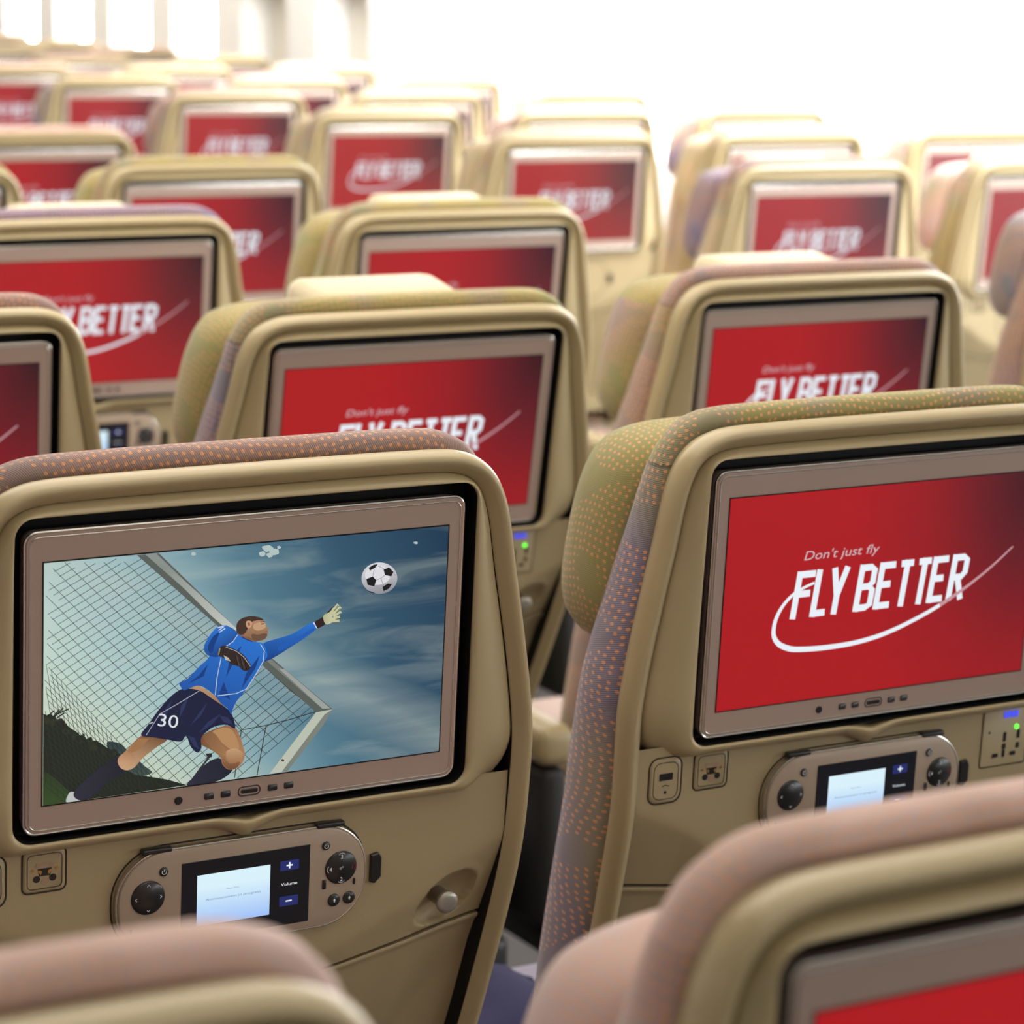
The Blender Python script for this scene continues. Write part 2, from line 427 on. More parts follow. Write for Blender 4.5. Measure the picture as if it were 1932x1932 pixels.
for t, d in hp:
    r = []
    for a, b in zip(op, ho):
        u = a[0]+(b[0]-a[0])*t; w = a[1]+(b[1]-a[1])*t
        low = 1 if w < -.09 and abs(u) < .04 else 0
        if low: w -= notch(u, .0045+.0055*t, .024)
        # the broad lower corners roll away forwards
        k = max(0, min(1, (-w-.068)/.040)); q = max(0, min(1, (abs(u)-.154)/.022)); q = q*q*(3-2*q)
        r.append((u, d+.012*k*k*q, w))
    rings.append(r)
mb = MB(); mb.strip(rings); ME_HOUSE = mb.build('screen_housing', M_SHELL, BK, sharp=80)
mb = MB(); mb.face([(x, .0135, z) for x, z in rrect(.158, .110, .012)])
ME_RECESS = mb.build('screen_recess', M_BLACK, BK, smooth=False)
# recess walls, black like the backing: gap shade put into the colour
mb = MB(); mb.strip([[(a[0]*1.0, .0138, a[1]) for a in op], [(a[0]*.9995, -.0040, a[1]*.9993) for a in op]])
ME_RWALL = mb.build('recess_shade_wall', M_BLACK, BK)
# monitor
mb = MB(); o = rrect(.1478, .0955, .008, 8)
mb.strip([[(x*s, y, z*s2) for x, z in o] for y, s, s2 in ((.012, .99, .985), (.004, 1, 1), (.0005, 1, 1), (-.0015, .992, .988))], cap1=True)
ME_MON = mb.build('monitor', M_BEZEL, BK)
mb = MB(); loop_tube(mb, rrect(.1476, .0953, .008, 8), .0011, -.0002); loop_tube(mb, rrect(.1448, .0925, .006, 8), .00045, -.0016)
ME_TRIM = mb.build('trim_ring', M_SILVER, BK)
DY = -.0019
def base_display(mb, mi=0, bi=2):
    mb.face([(x, DY+.0002, z) for x, z in rrect(.1369, .0774, .0004, 2)], bi)
    o = [(.136, .0765), (-.136, .0765), (-.136, -.0765), (.136, -.0765)]
    mb.face([(x, DY, z) for x, z in o], mi, uv=[((x+.136)/.272, (z+.0765)/.153) for x, z in o])
# --- red display with its slogan
def slogan():
    mb = MB(); base_display(mb, 0, 4)
    H, TK, SL = .0345, .0050, .12; zb = -.0153
    def let(x, strokes, tk=TK):
        for s in strokes:
            add_polys(mb, stroke([(x+p[0]+SL*p[1], zb+p[1]) for p in s], tk), DY-.00006, 1)
    h = TK/2
    def bars(wid, ys): return [[(0, y), (wid, y)] for y in ys]
    F = [[(0, 0), (0, H)], [(0, H-h), (.0135, H-h)], [(0, H*.52), (.0115, H*.52)]]
    L = [[(0, 0), (0, H)], [(0, h), (.0105, h)]]
    Y = [[(0, 0), (0, H*.45)], [(-.0056, H), (0, H*.40)], [(.0056, H), (0, H*.40)]]
    B = [[(0, 0), (0, H)], [(0, H-h), (.008, H-h), (.0112, H-.0045), (.0112, H*.60), (.008, H*.52), (0, H*.52)],
         [(.008, H*.52), (.0118, H*.44), (.0118, .0045), (.008, h), (0, h)]]
    E_ = [[(0, 0), (0, H)], [(0, H-h), (.0118, H-h)], [(0, H*.52), (.0098, H*.52)], [(0, h), (.0118, h)]]
    T = [[(0, 0), (0, H)], [(-.0056, H-h), (.0056, H-h)]]
    R_ = [[(0, 0), (0, H)], [(0, H-h), (.008, H-h), (.0112, H-.0045), (.0112, H*.60), (.008, H*.50), (0, H*.50)], [(.005, H*.50), (.0112, 0)]]
    for ch, x in ((F, -.0768), (L, -.0600), (Y, -.0415), (B, -.0225), (E_, -.0048), (T, .0175), (T, .0335), (E_, .0430), (R_, .0608)): let(x, ch)
    sw = catmull([(-.0600, .0098), (-.0685, .0072), (-.0775, .0030), (-.0850, -.0036), (-.0900, -.0115), (-.0920, -.0190), (-.0915, -.0262), (-.0870, -.0322), (-.0790, -.0362), (-.0690, -.0382),
        (-.0463, -.0393), (-.0183, -.0383), (.0095, -.0335), (.0423, -.0227), (.0701, -.0100), (.0958, .0050), (.1173, .0206)], 5)
    a = sw[:41]; b = sw[40:68]; c = sw[67:]
    add_polys(mb, stroke(a, .0018, .0042), DY-.00009, 1); add_polys(mb, stroke(b, .0042, .0030), DY-.00009, 1)
    add_polys(mb, stroke(c, .0030, .0012), DY-.00009, 3)
    add_polys(mb, text_polys("Don't just fly", .0068, -.0705, .0270, width=.0655, shear=.22), DY-.00006, 2)
    return mb.build('display', [M_RED, M_WHITE, M_PALE, M_SWOOSH_END, M_BLACK], BK, smooth=False)
ME_RED = slogan()
# bezel buttons
mb = MB(); plate(mb, circle(.0027, 20, -.0471, -.0857), .002, -.0022, .0003); ME_LENS = mb.build('camera_lens', M_BTN, BK)
ME_BB = []
for x in (-.0265, -.0152, .0172, .0284):
    mb = MB(); plate(mb, rrect(.0032, .0021, .0009, 4, x, -.0857), .002, -.0022, .0003); ME_BB.append(mb.build('control_button', M_BTN, BK))
mb = MB(); plate(mb, rrect(.0058, .0014, .0012, 4, .0010, -.0857), .002, -.0023, .0003); ME_SLOT = mb.build('slot_button', M_BTN, BK)
mb = MB(); loop_tube(mb, rrect(.0074, .0030, .0026, 6, .0010, -.0857), .00035, -.0016); ME_SLOTR = mb.build('slot_ring', M_LINE, BK)
# lower panel, tray table
def interp(T, u):
    u = abs(u)
    for a, b in zip(T, T[1:]):
        if a[0] <= u <= b[0]: return a[1]+(b[1]-a[1])*(u-a[0])/(b[0]-a[0])
    return T[-1][1]
CR = [(0, -.214), (.05, -.212), (.075, -.206), (.092, -.199), (.123, -.185), (.150, -.166), (.22, -.135)]
SM = [(0, -.2255), (.05, -.2250), (.074, -.2215), (.11, -.2170), (.181, -.2092), (.22, -.2075)]
def sdepth(u, w):
    x = interp(CR, u)-w
    x = (x+math.sqrt(x*x+.005**2))/2
    return .0055+.41*x
HK = (.1555, -.1895)
def panel_pt(u, w):
    d = sdepth(u, w)
    du, dw = u-HK[0], w-HK[1]; c, s = .82, .57
    a = (du*c+dw*s)/.0260; b = (-du*s+dw*c)/.0180; q = a*a+b*b
    if q < 1: d += .012*(1-q)**.6
    elif q < 1.6: d -= .0008*(1-(q-1)/.6)
    return (u, d, w)
mb = MB(); NW, NU = 90, 190
rows = []
for j in range(NW+1):
    row = []
    for i in range(NU+1):
        f = -1+2*i/NU
        wt = -.100; wm = wt+(interp(SM, f*.19)-wt)*j/NW
        row.append(panel_pt(f*hw(wm, .0150), wm))
    rows.append(row)
last = rows[-1]; rows.append([(u, d+.012, w+.001) for u, d, w in last])
mb.strip(rows, closed=False); ME_PANEL = mb.build('lower_panel', M_PANEL, BK, sharp=60)
mb = MB(); rows = []
for j in range(0, 41):
    row = []
    for i in range(101):
        f = -1+2*i/100; ws = interp(SM, f*.19)-.0022; w = ws+(-.44-ws)*(j/40)**1.5
        d = min(.085, sdepth(f*.18, w), bend(w)+.016)+.002
        e = ws-w
        if e < .006: d -= .0022*math.sin(math.pi*min(1, e/.006))
        if j == 0: d += .014
        row.append((f*(hw(w, .0153)), d, w))
    rows.append(row)
mb.strip(rows, closed=False); ME_TRAY = mb.build('tray_table', M_PANEL, BK, sharp=60)
mb = MB()
lp = [(a, b) for a, b in rrect(.022, .030, .004, 4, .078, -.262)]
N = len(lp); fr = []
for k in range(N):
    a, b = lp[k], lp[(k+1) % N]
    for q in stroke([a, b], .0009): mb.face([(x, sdepth(x, z)+.0022, z) for x, z in q])
ME_TLATCH = mb.build('tray_latch_outline', M_LINE, BK, smooth=False)
# coat hook knob
mb = MB()
dk = sdepth(*HK)
def knob(pts): return [[(HK[0]-.0015+r*math.cos(a), d, HK[1]-.001+r*math.sin(a)) for a in [2*math.pi*k/28 for k in range(28)]] for r, d in pts]
mb.strip(knob([(.0062, dk+.012), (.0062, dk-.002), (.0074, dk-.0035), (.0080, dk-.0050), (.0080, dk-.0070), (.0074, dk-.0080), (.0045, dk-.0086)]), cap1=True)
ME_KNOB = mb.build('coat_hook', M_KNOB, BK, sharp=50)
PD = .0055+.41*.0002
# release latch beside the handset
mb = MB(); plate(mb, [(.0920, -.1450), (.0975, -.1440), (.0998, -.1475), (.0998, -.1610), (.0950, -.1652), (.0920, -.1640)], PD+.004, PD-.003, .0008)
ME_LATCH = mb.build('release_latch', M_BTN, BK)
# headphone socket plate
sx0, sz0 = -.1322, -.1220
mb = MB(); plate(mb, rrect(.0138, .0138, .004, 6, sx0, sz0), PD+.004, PD-.0012, .0012); ME_SOCK = mb.build('headphone_socket', M_PANEL, BK)
mb = MB(); loop_tube(mb, rrect(.0142, .0142, .0042, 6, sx0, sz0), .0005, PD-.0002); ME_SRING = mb.build('socket_gap', M_LINE, BK)
mb = MB(); y = PD-.0013
loop_tube(mb, rrect(.0112, .0112, .003, 5, sx0, sz0), .00025, y)
add_polys(mb, [[(sx0-.0045, sz0+.002), (sx0+.0045, sz0+.002), (sx0+.0035, sz0-.0030), (sx0-.0035, sz0-.0030)]], y-.0001, 0)
for sx in (-1, 1):
    add_polys(mb, [circle(.0023, 16, sx0+sx*.0052, sz0-.0046)], y-.0002, 0)
    add_polys(mb, [[(sx0+sx*a, sz0+b) for a, b in ((.0018, .0002), (.0036, .0014), (.0044, .0003), (.0026, -.0022))]], y-.0003, 1)
    add_polys(mb, [[(sx0+sx*a, sz0+b) for a, b in ((.0022, .0046), (.0052, .0058), (.0060, .0032), (.0036, .0022))]], y-.0003, 2)
    add_polys(mb, [circle(.0011, 12, sx0+sx*.0078, sz0+.0012)], y-.0003, 1)
add_polys(mb, [circle(.0021, 14, sx0, sz0-.0066)], y-.0002, 2); add_polys(mb, [circle(.0009, 10, sx0, sz0+.0048)], y-.0002, 2)
ME_PINS = mb.build('socket_contacts', [M_BTN, M_GOLD, M_COPPER], BK, smooth=False)
# charging port plate
ux, uz = -.1700, -.1250
mb = MB(); plate(mb, rrect(.0130, .0165, .007, 6, ux, uz), PD+.004, PD-.0012, .0012); ME_USB = mb.build('charging_port', M_PANEL, BK)
mb = MB(); loop_tube(mb, rrect(.0135, .0170, .0072, 6, ux, uz), .0005, PD-.0002); loop_tube(mb, rrect(.0100, .0135, .0055, 6, ux, uz), .0003, PD-.0012)
ME_USBR = mb.build('port_gap', M_LINE, BK)
mb = MB(); add_polys(mb, [rrect(.0056, .0026, .0004, 2, ux, uz+.0030)], PD-.0014, 0); add_polys(mb, [circle(.0012, 14, ux, uz-.0085)], PD-.0014, 0)
add_polys(mb, stroke([(ux-.0030, uz-.0040), (ux-.001, uz-.0030), (ux+.0030, uz-.0040)], .0006), PD-.0014, 0)
ME_USBS = mb.build('port_slot', M_BTN, BK, smooth=False)
# power outlet panel
px_, pz_ = .1330, -.1300
mb = MB(); plate(mb, rrect(.0215, .0235, .002, 4, px_, pz_), PD+.004, PD-.0006, .0006); ME_POW = mb.build('power_outlet', M_PANEL, BK)
mb = MB(); loop_tube(mb, rrect(.0218, .0238, .0022, 4, px_, pz_), .0004, PD-.0002)
ME_POWR = mb.build('outlet_gap', M_LINE, BK)
mb = MB(); Y_ = PD-.0009
for q in ((.000, -.001, .0014, .0038), (.000, -.0085, .0018, .0022), (-.008, -.0150, .0028, .0016), (0, -.0140, .0014, .0030), (.009, -.0150, .0026, .0016), (.013, .000, .0014, .0034), (.013, -.0090, .0016, .0022)):
    add_polys(mb, [rrect(q[2], q[3], .0006, 3, px_+q[0], pz_+q[1])], Y_, 0)
add_polys(mb, [circle(.0010, 10, px_-.015, pz_+.004)], Y_, 0)
ME_POWH = mb.build('outlet_holes', M_BTN, BK, smooth=False)
mb = MB()
for i in range(4): add_polys(mb, [rrect(.0013, .0026, .0004, 2, px_-.0010+.0036*i, pz_+.0165)], Y_, 0)
ME_LEDB = mb.build('blue_light', M_BLUELED, BK, smooth=False)
mb = MB(); plate(mb, circle(.0019, 16, px_+.0105, pz_+.0060), Y_+.001, Y_-.0008, .0003); ME_LEDG = mb.build('green_light', M_GREENLED, BK)

# handset dock: dark outline in the panel
mb = MB(); loop_tube(mb, rrect(.0885, .0365, .034, 10, 0, -.1535), .0006, PD); ME_DOCK = mb.build('handset_dock', M_LINE, BK)

# cushions with metric UVs
def pillow(name, path, prof, thick=lambda w: 1, mats=None, fn=BK, openback=False):
    """closed outline path, prof = [(inset, depth)], ends closed by shrinking rings"""
    N = len(path); U = [0]
    for i in range(1, N+1): U.append(U[-1]+math.hypot(path[i % N][0]-path[i-1][0], path[i % N][1]-path[i-1][1]))
    rings = []; V = [0]; off = lambda k: offset(path, k, True)
    cx = sum(p[0] for p in path)/N; cz = sum(p[1] for p in path)/N
    for j, (o, d) in enumerate(prof):
        if isinstance(o, tuple): pts = [(cx+(p[0]-cx)*o[0], cz+(p[1]-cz)*o[0]) for p in off(.03)]
        else: pts = off(o)
        rings.append([(u, .020+(d-.020)*thick(w)+(bend(w) if openback else 0), w) for u, w in pts])
        if j: V.append(V[-1]+max(.0005, math.dist(rings[-1][N//2], rings[-2][N//2])))
    mb = MB(); mb.strip(rings, uvs=(U, V), cap0=not openback, cap1=True)
    return mb.build(name, mats, fn, sharp=180)
cpath = [(-u*.975, w+.0065) for u, w in reversed(half[1:])] + [(u*.975, w+.0065) for u, w in half]
# resample bottom closure
cb = cpath[-1][1]; nb = 20
cpath = cpath + [(cpath[-1][0]*(1-2*i/nb), cb-.01) for i in range(1, nb)]
def tk(w): return max(.40, min(1, .42+.62*(.11-w)/.26))
ME_CUSH = pillow('backrest_cushion', cpath, [(.0125, .026), (.008, .0205), (.0015, .022), (-.0015, .032), (-.0015, .056), (.001, .075), (.006, .092), (.014, .104), (.024, .112), ((.95,), .118), ((.75,), .122), ((.4,), .124), ((.1,), .124)], tk, D.materials[0], openback=True)
# winged headrest in front of the cushion
hs = catmull([(0, .116), (.10, .1155), (.148, .111), (.172, .098), (.186, .070), (.194, .030), (.196, -.005), (.188, -.030), (.170, -.0415), (.12, -.044), (0, -.044)], 5)
hpth = [(-u, w) for u, w in reversed(hs[1:])] + hs[:-1]
hp2 = []
for i in range(len(hpth)):
    a, b = hpth[i], hpth[(i+1) % len(hpth)]; n = max(1, int(math.hypot(b[0]-a[0], b[1]-a[1])/.012))
    for k in range(n): hp2.append((a[0]+(b[0]-a[0])*k/n, a[1]+(b[1]-a[1])*k/n))
ME_HEAD = pillow('headrest', hp2, [((.5,), .060), (.030, .060), (.012, .064), (.003, .074), (0, .088), (0, .108), (.004, .124), (.012, .136), (.024, .143), ((.9,), .146), ((.5,), .140), ((.1,), .138)], lambda w: 1, D.materials[0])
M_COVER = mat('beige_headrest_cover', (.52, .44, .29), .95, sheen=.3)
cv = list(reversed(rrect(.080, .030, .016, 6, .005, .0925)))
ME_COVER = pillow('headrest_cover', cv, [((.3,), .068), (.012, .068), (.003, .074), (0, .086), (0, .128), (.003, .142), (.012, .150), ((.3,), .152)], lambda w: 1, M_COVER)
# fixed lower parts
M_DARKF = mat('dark_armrest_support', (.012, .011, .010), .6)
ME_SEAT = rbox_mesh('seat_cushion', (0, .33, .42), (.43, .46, .13), .035, D.materials[0], 5)
ME_ARM = rbox_mesh('armrest', (-.2456, .27, .575), (.046, .40, .045), .016, M_SHELL, 5)
ME_ARMR = rbox_mesh('armrest', (.2456, .27, .575), (.046, .40, .045), .016, M_SHELL, 5)
ME_ARMS = rbox_mesh('armrest_support', (-.2456, .13, .46), (.032, .11, .18), .012, M_DARKF, 3)
ME_ARMSR = rbox_mesh('armrest_support', (.2456, .13, .46), (.032, .11, .18), .012, M_DARKF, 3)
M_FRAME = mat('grey_seat_frame', (.06, .06, .065), .4, metal=.6)
ME_FRAME = rbox_mesh('seat_frame', (0, .30, .335), (.44, .36, .05), .012, M_FRAME)
ME_LEGS = [rbox_mesh('leg', (x, y, .16), (.035, .05, .32), .008, M_FRAME) for x, y in ((-.15, .16), (-.15, .44), (.15, .16), (.15, .44))]

# ------------------------------------------------------------------ the match picture (traced outlines in a 1932 x 1414 grid over the display)
CORN = ((50, 232), (1845, 65), (1808, 1068), (43, 1320))   # display corners TL TR BR BL in that grid
def hom(src, dst):
    A = []; B = []
    for (x, y), (X, Y) in zip(src, dst):
        A.append([x, y, 1, 0, 0, 0, -x*X, -y*X]); B.append(X); A.append([0, 0, 0, x, y, 1, -x*Y, -y*Y]); B.append(Y)
    n = 8; M = [r+[b] for r, b in zip(A, B)]
    for i in range(n):
        p = max(range(i, n), key=lambda k: abs(M[k][i])); M[i], M[p] = M[p], M[i]
        M[i] = [v/M[i][i] for v in M[i]]
        for k in range(n):
            if k != i: f = M[k][i]; M[k] = [a-f*b for a, b in zip(M[k], M[i])]
    return [M[i][8] for i in range(n)]+[1]
HM = hom(CORN, ((-.136, .0765), (.136, .0765), (.136, -.0765), (-.136, -.0765)))
def G(p):
    x, y = p; w = HM[6]*x+HM[7]*y+1
    u = (HM[0]*x+HM[1]*y+HM[2])/w; v = (HM[3]*x+HM[4]*y+HM[5])/w
    return (max(-.1359, min(.1359, u)), max(-.0764, min(.0764, v)))
def inside(p):
    x, y = p; w = HM[6]*x+HM[7]*y+1
    return abs((HM[0]*x+HM[1]*y+HM[2])/w) < .136 and abs((HM[3]*x+HM[4]*y+HM[5])/w) < .0765
def match_display():
    mb = MB(); base_display(mb, 0); lay = [0]
    def poly(pts, c, smooth=True, c2=None, dirn=(0, 1)):
        lay[0] += 1; y = DY-.00003-lay[0]*.000006
        P = pts
        if smooth and len(pts) > 5:
            Q = [pts[-1]]+list(pts)+[pts[0], pts[1]]
            P = []
            for i in range(1, len(Q)-2):
                a, b, c_, d_ = Q[i-1], Q[i], Q[i+1], Q[i+2]
                for k in range(4):
                    t = k/4; P.append(tuple(.5*(2*b[j]+(-a[j]+c_[j])*t+(2*a[j]-5*b[j]+4*c_[j]-d_[j])*t*t+(-a[j]+3*b[j]-3*c_[j]+d_[j])*t**3) for j in (0, 1)))
        g = [G(p) for p in P]
        if c2:
            s = [p[0]*dirn[0]+p[1]*dirn[1] for p in P]; lo, hi = min(s), max(s)
            cols = [tuple(a+(b-a)*(q-lo)/(hi-lo) for a, b in zip(c, c2)) for q in s]
        else: cols = c
        mb.face([(u, y, v) for u, v in g], 1, cols)
    def line(pts, wpx, c, c1=None):
        lay[0] += 1; y = DY-.00003-lay[0]*.000006
        for q in stroke(pts, wpx):
            if all(inside(p) for p in q): mb.face([(G(p)[0], y, G(p)[1]) for p in q], 1, c)
    def same_layer_lines(lines, wpx, c):
        lay[0] += 1; y = DY-.00003-lay[0]*.000006
        for pts in lines:
            for q in stroke(pts, wpx):
                if all(inside(p) for p in q): mb.face([(G(p)[0], y, G(p)[1]) for p in q], 1, c)
    # cloud puffs
    for cx, cy, r in ((1020, 190, 16), (1045, 165, 22), (1075, 180, 20), (1095, 160, 9), (1055, 195, 15), (1030, 160, 10), (715, 190, 12), (1700, 140, 9)):
        poly([(cx+r*math.cos(a)*random.uniform(.8, 1.2), cy+r*.7*math.sin(a)*random.uniform(.8, 1.2)) for a in [k*.63 for k in range(10)]], (.45, .56, .54))
    # hills, trees and grass
    poly([(330, 1035), (365, 1032), (400, 1045), (430, 1080), (470, 1112), (500, 1140), (530, 1172), (420, 1190), (350, 1100)], (.028, .052, .055), c2=(.05, .08, .07))
    poly([(43, 905), (60, 912), (80, 905), (105, 930), (130, 926), (160, 965), (200, 990), (225, 1020), (250, 1018), (300, 1035), (335, 1060), (365, 1075), (385, 1110), (400, 1150), (460, 1180), (540, 1190), (600, 1200), (655, 1215), (690, 1225), (400, 1270), (200, 1298), (43, 1320)], (.012, .018, .010), smooth=False)
    for k in range(46):
        t = random.random(); x = 50+t*320; yb = 905+t*170+random.uniform(0, 40); r = random.uniform(6, 20)
        poly([(x+r*math.cos(a)*random.uniform(.7, 1.3), yb+r*math.sin(a)*random.uniform(.7, 1.3)) for a in [j*.9 for j in range(7)]], random.choice(((.012, .018, .010), (.018, .026, .012), (.026, .032, .014))), smooth=False)
    same_layer_lines([[(80, 930), (118, 885)], [(90, 925), (135, 878)], [(100, 910), (160, 882)], [(105, 925), (140, 900)], [(60, 920), (95, 890)]], 6, (.012, .018, .010))
    poly([(43, 1175), (90, 1190), (140, 1235), (200, 1290), (150, 1304), (43, 1320)], (.018, .042, .010), c2=(.030, .065, .016))
    # goal net
    NC = (.020, .028, .026)
    P0, P1 = Vector((463, 190)), Vector((1262, 892))
    def roof(s, t): return P0+(P1-P0)*s+Vector((-560, 330))*t+Vector((0, 150))*t*s
    def back(s, t): return roof(s, 1)+Vector((60+110*s, 640))*t+Vector((30, 0))*math.sin(s*7)*t
    lines = []
    for i in range(13):
        t = 1-(1-i/12)**1.25; lines.append([tuple(roof(s/24, t)) for s in range(-14, 25)])
    for i in range(1, 22): lines.append([tuple(back(s/24, i/21)) for s in range(-14, 25)])
    same_layer_lines(lines, 2.4, NC)
    lines = []
    for i in range(-26, 37):
        s = i/36; lines.append([tuple(roof(s, t/8)) for t in range(9)]+[tuple(back(s, t/10)) for t in range(1, 11)])
    same_layer_lines(lines, 2.4, NC)
    same_layer_lines([[(880, 905), (935, 975), (1040, 955), (1140, 930), (1262, 892)], [(1030, 690), (1150, 800), (1262, 885)], [(930, 975), (900, 1190)], [(1040, 955), (1000, 1180)]], 4, (.035, .035, .022))
    # crossbar and post
    poly([(463, 190), (560, 183), (905, 520), (1335, 882), (1262, 896), (820, 508)], (.10, .115, .10), smooth=False)
    poly([(500, 187), (548, 184), (900, 522), (1300, 862), (1275, 868), (850, 500)], (.26, .29, .27), smooth=False, c2=(.16, .18, .17), dirn=(1, 1))
    poly([(560, 235), (620, 262), (742, 368), (905, 520), (930, 548), (880, 540), (800, 470), (690, 360)], (.22, .25, .23), smooth=False, c2=(.58, .61, .56), dirn=(1, 1))
    poly([(1095, 700), (1120, 702), (1325, 878), (1290, 880)], (.34, .36, .33), smooth=False)
    poly([(1262, 896), (1335, 882), (1290, 960), (1135, 1160), (1056, 1172)], (.50, .54, .44), smooth=False)
    poly([(1300, 905), (1335, 882), (1290, 960), (1135, 1160), (1110, 1163)], (.20, .22, .19), smooth=False)
    poly([(1110, 1105), (1122, 1108), (1118, 1118), (1108, 1114)], (.10, .03, .02), smooth=False)
    # floodlight pole
    line([(795, 1085), (700, 1215)], 9, (.03, .035, .03))
    poly([(770, 1082), (800, 1080), (798, 1098), (780, 1100)], (.02, .02, .02), smooth=False)
    # legs
    SK, SK2, SKD = (.42, .21, .10), (.60, .36, .20), (.17, .075, .032)
    NV, NVL = (.008, .012, .045), (.022, .032, .10)
    poly([(160, 1262), (178, 1256), (200, 1268), (222, 1290), (206, 1298), (148, 1303)], (.50, .53, .52))
    poly([(380, 1100), (385, 1128), (412, 1160), (340, 1208), (280, 1262), (240, 1292), (205, 1294), (180, 1268), (215, 1220), (290, 1155), (335, 1122)], (.010, .012, .022), c2=(.022, .024, .04), dirn=(-1, 0))
    poly([(490, 1000), (545, 1006), (598, 1020), (560, 1048), (520, 1078), (485, 1108), (452, 1145), (420, 1158), (392, 1148), (378, 1122), (384, 1098), (410, 1075), (445, 1036)], SKD, c2=SK2, dirn=(-.3, 1))
    poly([(395, 1092), (425, 1074), (450, 1092), (438, 1122), (410, 1132), (392, 1118)], (.40, .20, .10), c2=(.58, .34, .19), dirn=(-.3, 1))
    poly([(470, 1015), (520, 1015), (480, 1060), (440, 1080), (420, 1075)], (.35, .17, .07))
    poly([(838, 1105), (855, 1140), (892, 1152), (855, 1190), (800, 1212), (690, 1228), (712, 1192), (755, 1143), (800, 1110)], (.010, .012, .028), c2=(.02, .022, .04), dirn=(-1, 0))
    poly([(748, 1008), (800, 975), (860, 958), (905, 968), (925, 1010), (938, 1050), (945, 1085), (935, 1122), (905, 1150), (870, 1152), (845, 1130), (835, 1096), (795, 1065), (752, 1042)], SKD, c2=SK, dirn=(1, .3))
    poly([(800, 985), (860, 965), (895, 985), (918, 1040), (915, 1065), (880, 1060), (840, 1030)], (.46, .25, .11))
    poly([(862, 1072), (900, 1058), (934, 1076), (930, 1106), (898, 1126), (866, 1106)], (.56, .33, .18), c2=(.33, .16, .075), dirn=(0, 1))
    poly([(845, 1098), (880, 1126), (925, 1118), (905, 1148), (872, 1150), (848, 1130)], (.30, .14, .065), c2=(.16, .07, .03), dirn=(0, 1))
    poly([(760, 1008), (800, 985), (840, 1030), (862, 1080), (850, 1092), (800, 1062)], (.22, .10, .045), c2=(.36, .18, .08), dirn=(1, .4))
    # midriff and shorts
    poly([(700, 772), (745, 780), (800, 815), (848, 862), (862, 888), (830, 872), (770, 830), (706, 792)], (.50, .30, .16), c2=(.30, .15, .07), dirn=(0, 1))
    poly([(690, 790), (745, 800), (800, 836), (862, 878), (886, 902), (902, 968), (860, 952), (800, 965), (752, 1008), (752, 1055), (733, 1078), (702, 1048), (684, 1002), (660, 1028), (600, 1020), (540, 1010), (482, 1000), (512, 955), (558, 890), (610, 830), (655, 796)], NV)
    for a in ([(700, 810), (660, 870), (650, 930), (680, 870)], [(780, 850), (740, 900), (700, 960), (750, 910)], [(840, 900), (780, 940), (740, 990), (800, 950)], [(870, 920), (890, 950), (850, 940), (830, 910)], [(620, 840), (580, 900), (560, 960), (600, 900)], [(690, 1000), (720, 1050), (740, 1060), (720, 1010)]):
        poly(a+[a[0]], NVL, smooth=False)
    line([(742, 800), (640, 862), (565, 905), (505, 1000)], 3.5, (.35, .38, .45))
    y = DY-.00003-(lay[0]+2)*.000006
    for pl in text_polys('30', 60, 0, 0, width=92, shear=.12): mb.face([(G((556+px+pz*-.02, 958-pz+px*.12))[0], y, G((556+px, 958-pz+px*.12))[1]) for px, pz in pl], 1, (.75, .78, .80))
    line([(518, 948), (535, 942)], 6, (.4, .42, .45))
    lay[0] += 3
    # shirt
    BL, BLL, BLD = (.012, .105, .46), (.020, .17, .62), (.005, .045, .22)
    poly([(1022, 590), (1075, 570), (1150, 547), (1215, 508), (1250, 492), (1258, 500), (1266, 518), (1215, 560), (1150, 602), (1088, 642), (1030, 668), (1000, 640)], BLL, c2=BLD, dirn=(0, 1))
    poly([(1100, 595), (1180, 560), (1240, 522), (1250, 530), (1180, 575), (1100, 620)], BL)
    poly([(846, 510), (905, 540), (940, 560), (988, 580), (1025, 590), (1044, 640), (1030, 668), (995, 725), (945, 800), (905, 850), (890, 885), (883, 906), (868, 880), (840, 858), (800, 812), (745, 778), (700, 788), (672, 798), (660, 785), (653, 765), (690, 745), (742, 690), (790, 640)], BLL, c2=(.010, .085, .37), dirn=(-.4, 1))
    for a in ([(930, 600), (900, 660), (860, 740), (880, 640)], [(1010, 640), (950, 720), (930, 790), (990, 700)], [(780, 680), (740, 730), (690, 770), (760, 735)], [(850, 760), (830, 810), (880, 840), (860, 790)]):
        poly(a+[a[0]], BLD, smooth=False)
    poly([(850, 508), (888, 520), (912, 548), (890, 580), (862, 602), (845, 630), (820, 648), (788, 644), (766, 628), (762, 600), (778, 566), (800, 535), (822, 514)], BLL, c2=BLD, dirn=(.5, 1))
    poly([(780, 600), (800, 560), (830, 540), (810, 590), (800, 625), (785, 628)], BLD)
    for a in ([(822, 518), (845, 512)], [(826, 530), (850, 512)], [(830, 538), (856, 520)]): line(a, 4, (.65, .72, .80))
    WT = (.50, .60, .72)
    line([(912, 548), (890, 580), (858, 602)], 3.5, WT); line([(838, 650), (820, 740), (812, 820)], 3.5, WT)
    line([(1012, 590), (1030, 620), (1025, 668), (990, 730), (950, 792), (905, 812), (822, 822)], 3.5, WT)
    line([(1248, 494), (1264, 520)], 5, (.75, .78, .80)); line([(930, 560), (975, 580)], 4, (.004, .03, .16))
    # gloves
    poly([(1254, 492), (1272, 480), (1296, 468), (1300, 500), (1276, 516), (1264, 518)], (.03, .012, .012))
    poly([(1290, 468), (1310, 448), (1332, 428), (1340, 440), (1330, 470), (1340, 485), (1318, 500), (1300, 500)], (.45, .47, .26), c2=(.62, .62, .40), dirn=(1, 0))
